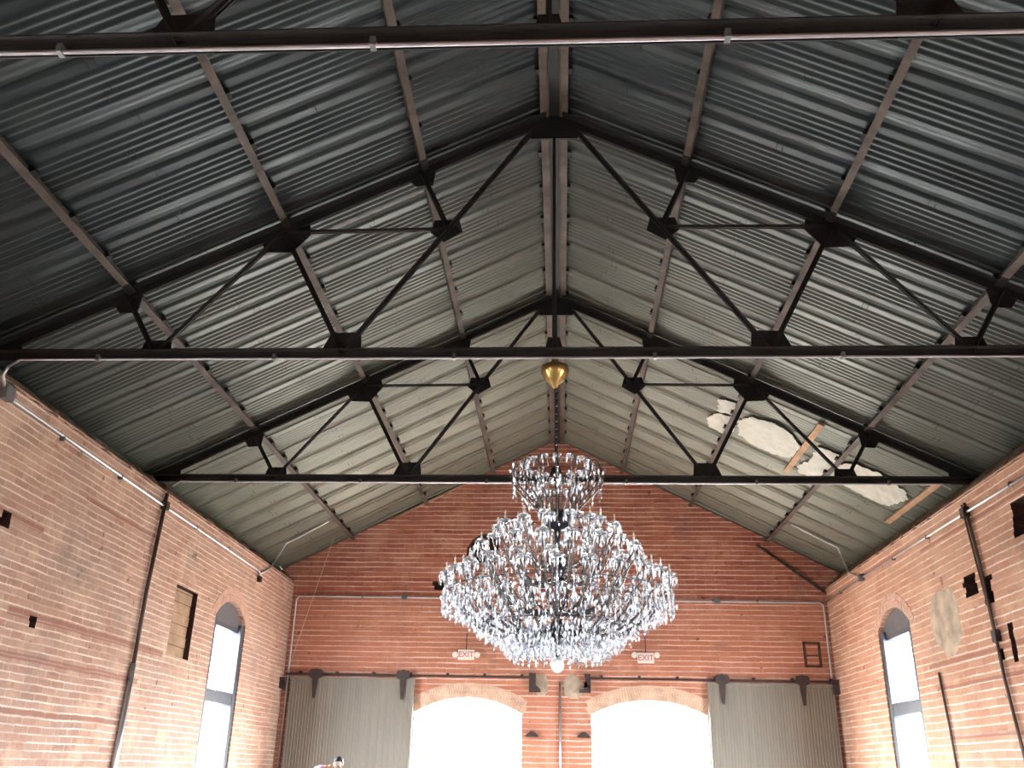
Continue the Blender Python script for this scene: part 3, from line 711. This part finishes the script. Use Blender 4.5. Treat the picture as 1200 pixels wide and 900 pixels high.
# an arm with its bobeche, candle and fringe
def arm_proto(path, r0, r1, cup_r, fringe_len, nf=9, candle=True, cup=True, fr=None):
    pts = bez(*path[:4], n=12)
    if len(path) > 4: pts = pts[:-1] + bez(*path[3:], n=8)
    p3 = [(p[0], 0, p[1]) for p in pts]
    m = MB(); n = len(p3); m.tube(p3, [r0 + (r1 - r0) * i / (n - 1) for i in range(n)], 6); a = m.build('arm', 'arm', ch, smooth=True)
    e = p3[-1] if cup is True else (cup or p3[-1])
    if cup:
        m = MB(); m.lathe([(.012, -.02), (cup_r * .5, -.008), (cup_r, .018), (cup_r * 1.02, .024), (cup_r * .5, .004), (.012, 0)], 10, e); m.build('bobeche', 'crystal', a)
    f = MB(); fr_ = fr or cup_r * .95
    for i in range(nf):
        t = 2 * PI * i / nf + R.random() * .2; x = e[0] + fr_ * math.cos(t); y = fr_ * math.sin(t); z = e[2] + .012
        f.crystal((x, y, z), .009, .018, 5, .5); l = fringe_len * (.75 + .5 * R.random()); f.crystal((x, y, z - .020), .0095, l * .85, 5)
    f.build('crystal_fringe', 'crystal', a)
    if candle:
        m = MB(); m.lathe([(0, 0), (.013, 0), (.012, .07), (.006, .078), (.0, .078)], 8, e); m.lathe([(.0, .078), (.009, .09), (.010, .102), (.004, .125), (0, .13)], 8, e); m.build('candle', 'white_plastic', a)
    return a
def ring_of(proto, n, ph=0):
    proto.rotation_euler = (0, 0, ph)
    for i in range(1, n): dup(proto, rz=ph + 2 * PI * i / n)
# outer tier sweeping up from the hub
ring_of(arm_proto([(.12, .40), (.62, .30), (.95, .50), (1.06, .72), (1.10, .84), (1.24, .80), (1.22, 1.00)], .017, .011, .075, .09), 24)
# second ring slightly inside, lower cups
ring_of(arm_proto([(.10, .44), (.50, .42), (.86, .62), (.93, .84), (.97, .98), (1.04, .96), (1.03, 1.12)], .015, .010, .07, .085), 18, .12)
ring_of(arm_proto([(.05, .70), (.30, .52), (.66, .80), (.74, 1.06), (.78, 1.22), (.88, 1.18), (.87, 1.34)], .015, .010, .07, .085), 18)
ring_of(arm_proto([(.05, 1.02), (.26, .84), (.52, 1.06), (.56, 1.28), (.60, 1.46), (.66, 1.42), (.66, 1.56)], .014, .009, .07, .085), 14, .1)
ring_of(arm_proto([(.05, 1.20), (.20, 1.06), (.36, 1.20), (.38, 1.40), (.40, 1.54), (.44, 1.52), (.44, 1.64)], .013, .009, .065, .08), 10)
# crown basket: arms flare from the neck and scroll inwards
ring_of(arm_proto([(.17, 1.62), (.20, 1.86), (.46, 1.94), (.52, 2.12), (.54, 2.26), (.46, 2.36), (.38, 2.30)], .012, .008, .05, .08, nf=5, candle=False), 16)
ring_of(arm_proto([(.12, 1.64), (.15, 1.80), (.26, 1.84), (.31, 1.98), (.34, 2.08), (.28, 2.12), (.25, 2.06)], .010, .007, .045, .07, nf=5, candle=False), 12, .2)
# long crystal strands following the inverted cone under the outer tier
def strand(pts, w, l, name='crystal_strand'):
    m = MB()
    for i, p in enumerate(pts): m.crystal(p, w, l * (.8 + .4 * R.random()), 5, .4)
    m.tube(pts, .0018, 4)
    return m.build(name, 'crystal', ch)
def cone(t): # t 0 outer .. 1 inner
    r = 1.24 + (.47 - 1.24) * t; z = .84 + (.34 - .84) * t; return r, z
pr = strand([(lambda rz: (rz[0], (R.random() - .5) * .03, rz[1]))(cone(i / 20)) for i in range(21)], .012, .05)
for i in range(1, 40): dup(pr, rz=2 * PI * i / 40)
# vertical drops from the outer hoop and the lower hoop
pr = strand([(1.235, 0, .86 - .045 * i) for i in range(6)], .014, .05, 'crystal_drop'); 
for i in range(1, 48): dup(pr, rz=2 * PI * i / 48)
pr = strand([(.46, 0, .34 - .045 * i) for i in range(5)], .015, .06, 'lower_crystal_drop')
for i in range(1, 30): dup(pr, rz=2 * PI * i / 30)
pr = strand([(.50, 0, 2.16 - .05 * i) for i in range(5)], .014, .05, 'crown_crystal_drop')
for i in range(1, 20): dup(pr, rz=2 * PI * i / 20)
# the rest of the crystals, too many to count
m = MB()
for i in range(4600):
    u = R.random()
    if u < .70:
        t = R.random(); r_, z_ = cone(t); r_ += (R.random() - .5) * .10; z_ -= R.random() * .16
    elif u < .80: r_ = .47 * math.sqrt(R.random()); z_ = .32 - .1 * R.random()
    elif u < .97:
        z_ = .75 + R.random() * .95; rm = 1.2 - (z_ - .75) * .85; r_ = rm * (.35 + .65 * math.sqrt(R.random()))
    else: z_ = 1.85 + R.random() * .45; r_ = .28 + .24 * (z_ - 1.85) / .45 + .05 * R.random()
    a = R.random() * 2 * PI; m.crystal((r_ * math.cos(a), r_ * math.sin(a), z_), .009 + .006 * R.random(), .03 + .05 * R.random(), 5, .35)
o = m.build('loose_crystal', 'crystal', ch); o['kind'] = 'stuff'
m = MB(); m.lathe([(0, .26), (.03, .24), (.025, .2), (.0, .19)], 12); m.build('finial', 'hub', ch)
m = MB(); m.lathe([(0, .20)] + [(.07 * math.sin(a), .11 + .075 * math.cos(a)) for a in [PI * k / 10 for k in range(1, 10)]] + [(0, .03)], 16); m.build('pendant_ball', 'white_plastic', ch, smooth=True)
m = MB()
for i in range(40):
    a = 2 * PI * i / 40; 
    for q in range(3): m.crystal((.17 * math.cos(a), .17 * math.sin(a), .42 - q * .06), .014, .06, 5)
m.build('hub_fringe', 'crystal', ch)

# ------------------------------------------------------------------ person, far left, photographing the hall
def skin(name, verts, edges, rad, mat, parent, lv=2):
    me = bpy.data.meshes.new(name); me.from_pydata(verts, edges, []); o = bpy.data.objects.new(name, me); C.objects.link(o)
    md = o.modifiers.new('Skin', 'SKIN'); md.use_smooth_shade = True
    me.skin_vertices or me.attributes
    for i, r_ in enumerate(rad): me.skin_vertices[0].data[i].radius = (r_, r_) if not isinstance(r_, tuple) else r_
    me.skin_vertices[0].data[0].use_root = True
    s = o.modifiers.new('Sub', 'SUBSURF'); s.levels = lv; s.render_levels = lv
    dg = bpy.context.evaluated_depsgraph_get(); m2 = bpy.data.meshes.new_from_object(o.evaluated_get(dg)); bpy.data.objects.remove(o)
    o = bpy.data.objects.new(name, m2); C.objects.link(o); o.parent = parent; m2.materials.clear(); m2.materials.append(M[mat])
    for p in m2.polygons: p.use_smooth = True
    return o
M['skin'] = plain('skin', rgb(205, 160, 140), .6, var=.05); M['hair'] = plain('dark_hair', rgb(42, 40, 52), .6, var=.3, scale=20)
M['purple'] = plain('purple_top', rgb(176, 120, 178), .8, var=.1); M['denim'] = plain('denim', rgb(60, 70, 100), .8, var=.15); M['shoe'] = plain('shoe', rgb(40, 38, 38), .6)
pe = empty('person', (-4.04, 18.0, 0)); tag(pe, 'person with dark hair and purple top, arms raised to hold a phone', 'person')
hx = .0
# the person faces the camera (towards -y); image left is -x
body_v = [(0, 0, .93), (0, 0, 1.10), (0, .01, 1.28), (0, .01, 1.40), (0, 0, 1.47), (0, -.015, 1.53),
          (-.19, 0, 1.42), (-.44, -.05, 1.51), (-.26, -.26, 1.57), (-.10, -.36, 1.575),
          (.18, 0, 1.39), (.30, -.12, 1.26), (.18, -.30, 1.48), (.16, -.35, 1.55),
          (-.10, 0, .86), (-.12, -.01, .48), (-.12, .01, .09), (.10, 0, .86), (.12, -.02, .48), (.12, .01, .09), (-.13, -.13, .04), (.13, -.13, .04)]
body_e = [(0,1),(1,2),(2,3),(3,4),(4,5),(3,6),(6,7),(7,8),(8,9),(3,10),(10,11),(11,12),(12,13),(0,14),(14,15),(15,16),(0,17),(17,18),(18,19),(16,20),(19,21)]
body_r = [(.16,.11),(.14,.1),(.16,.11),(.12,.09),.055,.055,.065,.05,.035,.028,.065,.048,.035,.028,.09,.06,.042,.09,.06,.042,.035,.035]
skin('body', body_v, body_e, body_r, 'skin', pe)
top_v = [(0, 0, .90)] + body_v[1:4] + [(0, 0, 1.455), body_v[6], (-.44, -.05, 1.515), (-.17, -.32, 1.575), body_v[10], body_v[11], (.24, -.20, 1.37)]
skin('purple_sweater', top_v, [(0,1),(1,2),(2,3),(3,4),(3,5),(5,6),(6,7),(3,8),(8,9),(9,10)], [(.165,.12),(.15,.112),(.175,.125),(.135,.105),.068,.078,.062,.05,.078,.06,.048], 'purple', pe)
skin('trousers', [(0,0,.94),(-.10,0,.86),(-.12,-.01,.48),(-.12,.01,.12),(.10,0,.86),(.12,-.02,.48),(.12,.01,.12)], [(0,1),(1,2),(2,3),(0,4),(4,5),(5,6)], [(.12,.10),.092,.07,.056,.092,.07,.056], 'denim', pe)
for s in (-1, 1):
    m = MB(); m.prism([(-.19, 0), (.08, 0), (.08, .07), (.03, .10), (-.08, .08), (-.19, .04)], 0, s * .125 - .045, s * .125 + .045); m.build('shoe', 'shoe', pe)
def ellips(name, c, r, mat, parent, n=20, fn=None):
    m = MB(); k = 14; pr_ = []
    for i in range(k + 1):
        a = PI * i / k
        for j in range(n):
            t = 2 * PI * j / n; v = [math.sin(a) * math.cos(t), math.sin(a) * math.sin(t), math.cos(a)]
            if fn: v = fn(v)
            m.v.append((c[0] + r[0] * v[0], c[1] + r[1] * v[1], c[2] + r[2] * v[2]))
    for i in range(k):
        for j in range(n): a = i * n + j; b = i * n + (j + 1) % n; m.f.append((a, b, b + n, a + n))
    return m.build(name, mat, parent, smooth=True)
def face(v):
    x, y, z = v
    if z < 0: x *= 1 + .22 * z; y *= 1 + .12 * z
    if y < -.7 and abs(x) < .16 and -.35 < z < .12: y -= .16
    if y < -.6 and .1 < abs(x) < .45 and .02 < z < .22: y += .06
    return [x, y, z]
hd = ellips('head', (0, -.02, 1.62), (.078, .098, .112), 'skin', pe, 28, face)
def hairf(v):
    x, y, z = v
    if y < -.1: z = max(z, .12 + .2 * (-y)); 
    return [x, y, z]
ellips('hair', (0, .0, 1.635), (.094, .114, .122), 'hair', hd, 24, hairf)
for s in (-1, 1):
    ellips('eye', (s * .03, -.108, 1.632), (.012, .008, .008), 'white_plastic', hd, 10); ellips('pupil', (s * .03, -.115, 1.632), (.005, .003, .005), 'hair', hd, 8)
    ellips('ear', (s * .08, -.01, 1.62), (.012, .02, .03), 'skin', hd, 10)
ellips('mouth', (0, -.105, 1.57), (.024, .01, .007), 'wood_pocket', hd, 10)
for s, wx, wy, wz in ((-1, -.10, -.36, 1.575), (1, .16, -.35, 1.55)):
    vs = [(wx, wy, wz), (wx - s * .03, wy - .03, wz + .02)]; es = [(0, 1)]; rr_ = [.026, .03]
    for k in range(4):
        b = len(vs); d = .014 * k
        vs += [(wx - s * .06, wy - .045, wz + .04 - d * 1.3), (wx - s * (.09 - .003 * k), wy - .05, wz + .042 - d * 1.3), (wx - s * .10, wy - .03, wz + .042 - d * 1.3)]
        es += [(1, b), (b, b + 1), (b + 1, b + 2)]; rr_ += [.009, .0085, .007]
    b = len(vs); vs += [(wx - s * .05, wy - .01, wz + .0), (wx - s * .085, wy - .015, wz + .0)]; es += [(1, b), (b, b + 1)]; rr_ += [.011, .009]
    skin('hand', vs, es, rr_, 'skin', pe, 1)
m = MB(); m.box((-4.04 + .035, 17.60, 1.55), (-4.04 + .115, 17.61, 1.665)); tag(m.build('phone', 'white_plastic'), 'white phone held up in front of the person in purple', 'phone')

# ------------------------------------------------------------------ light
w = bpy.data.worlds.new('World'); bpy.context.scene.world = w; w.use_nodes = True
bg = w.node_tree.nodes['Background']; bg.inputs[0].default_value = (.93, .97, 1.0, 1); bg.inputs[1].default_value = 14.0
def portal(loc, rot, sx, sy):
    l = bpy.data.lights.new('daylight_portal', 'AREA'); l.shape = 'RECTANGLE'; l.size = sx; l.size_y = sy; l.cycles.is_portal = True
    o = bpy.data.objects.new('daylight_portal', l); C.objects.link(o); o.location = loc; o.rotation_euler = rot
for a, b, zs, za in FD:
    portal(((a + b) / 2, YF + .46, za / 2), (-PI / 2, 0, 0), b - a, za)
for a, b in left_windows: portal((XL - .46, (a + b) / 2, 2.6), (0, -PI / 2, 0), 3.3, b - a)
for a, b in right_windows: portal((XR + .46, (a + b) / 2, 2.6), (0, PI / 2, 0), 3.3, b - a)

# ------------------------------------------------------------------ camera
cam = bpy.data.cameras.new('camera'); co = bpy.data.objects.new('camera', cam); C.objects.link(co)
cam.sensor_width = 36; cam.lens = 36 * 1061.2452 / 1200; cam.clip_end = 500
Rv = Vector((0.99858493, 0.04968351, 0.0189656)); U = Vector((0.00201306, -0.3916871, 0.92009628)); F = Vector((-0.0531422, 0.9187561, 0.39123285))
mt = Matrix(((Rv.x, U.x, -F.x, .0743), (Rv.y, U.y, -F.y, 0), (Rv.z, U.z, -F.z, 1.6), (0, 0, 0, 1)))
co.matrix_world = mt
sc = bpy.context.scene; sc.camera = co
sc.view_settings.view_transform = 'Standard'; sc.view_settings.look = 'None'; sc.view_settings.exposure = 2.85
sc.cycles.max_bounces = 10; sc.cycles.transmission_bounces = 8; sc.cycles.transparent_max_bounces = 8; sc.cycles.diffuse_bounces = 5
sc.cycles.caustics_reflective = False; sc.cycles.caustics_refractive = False
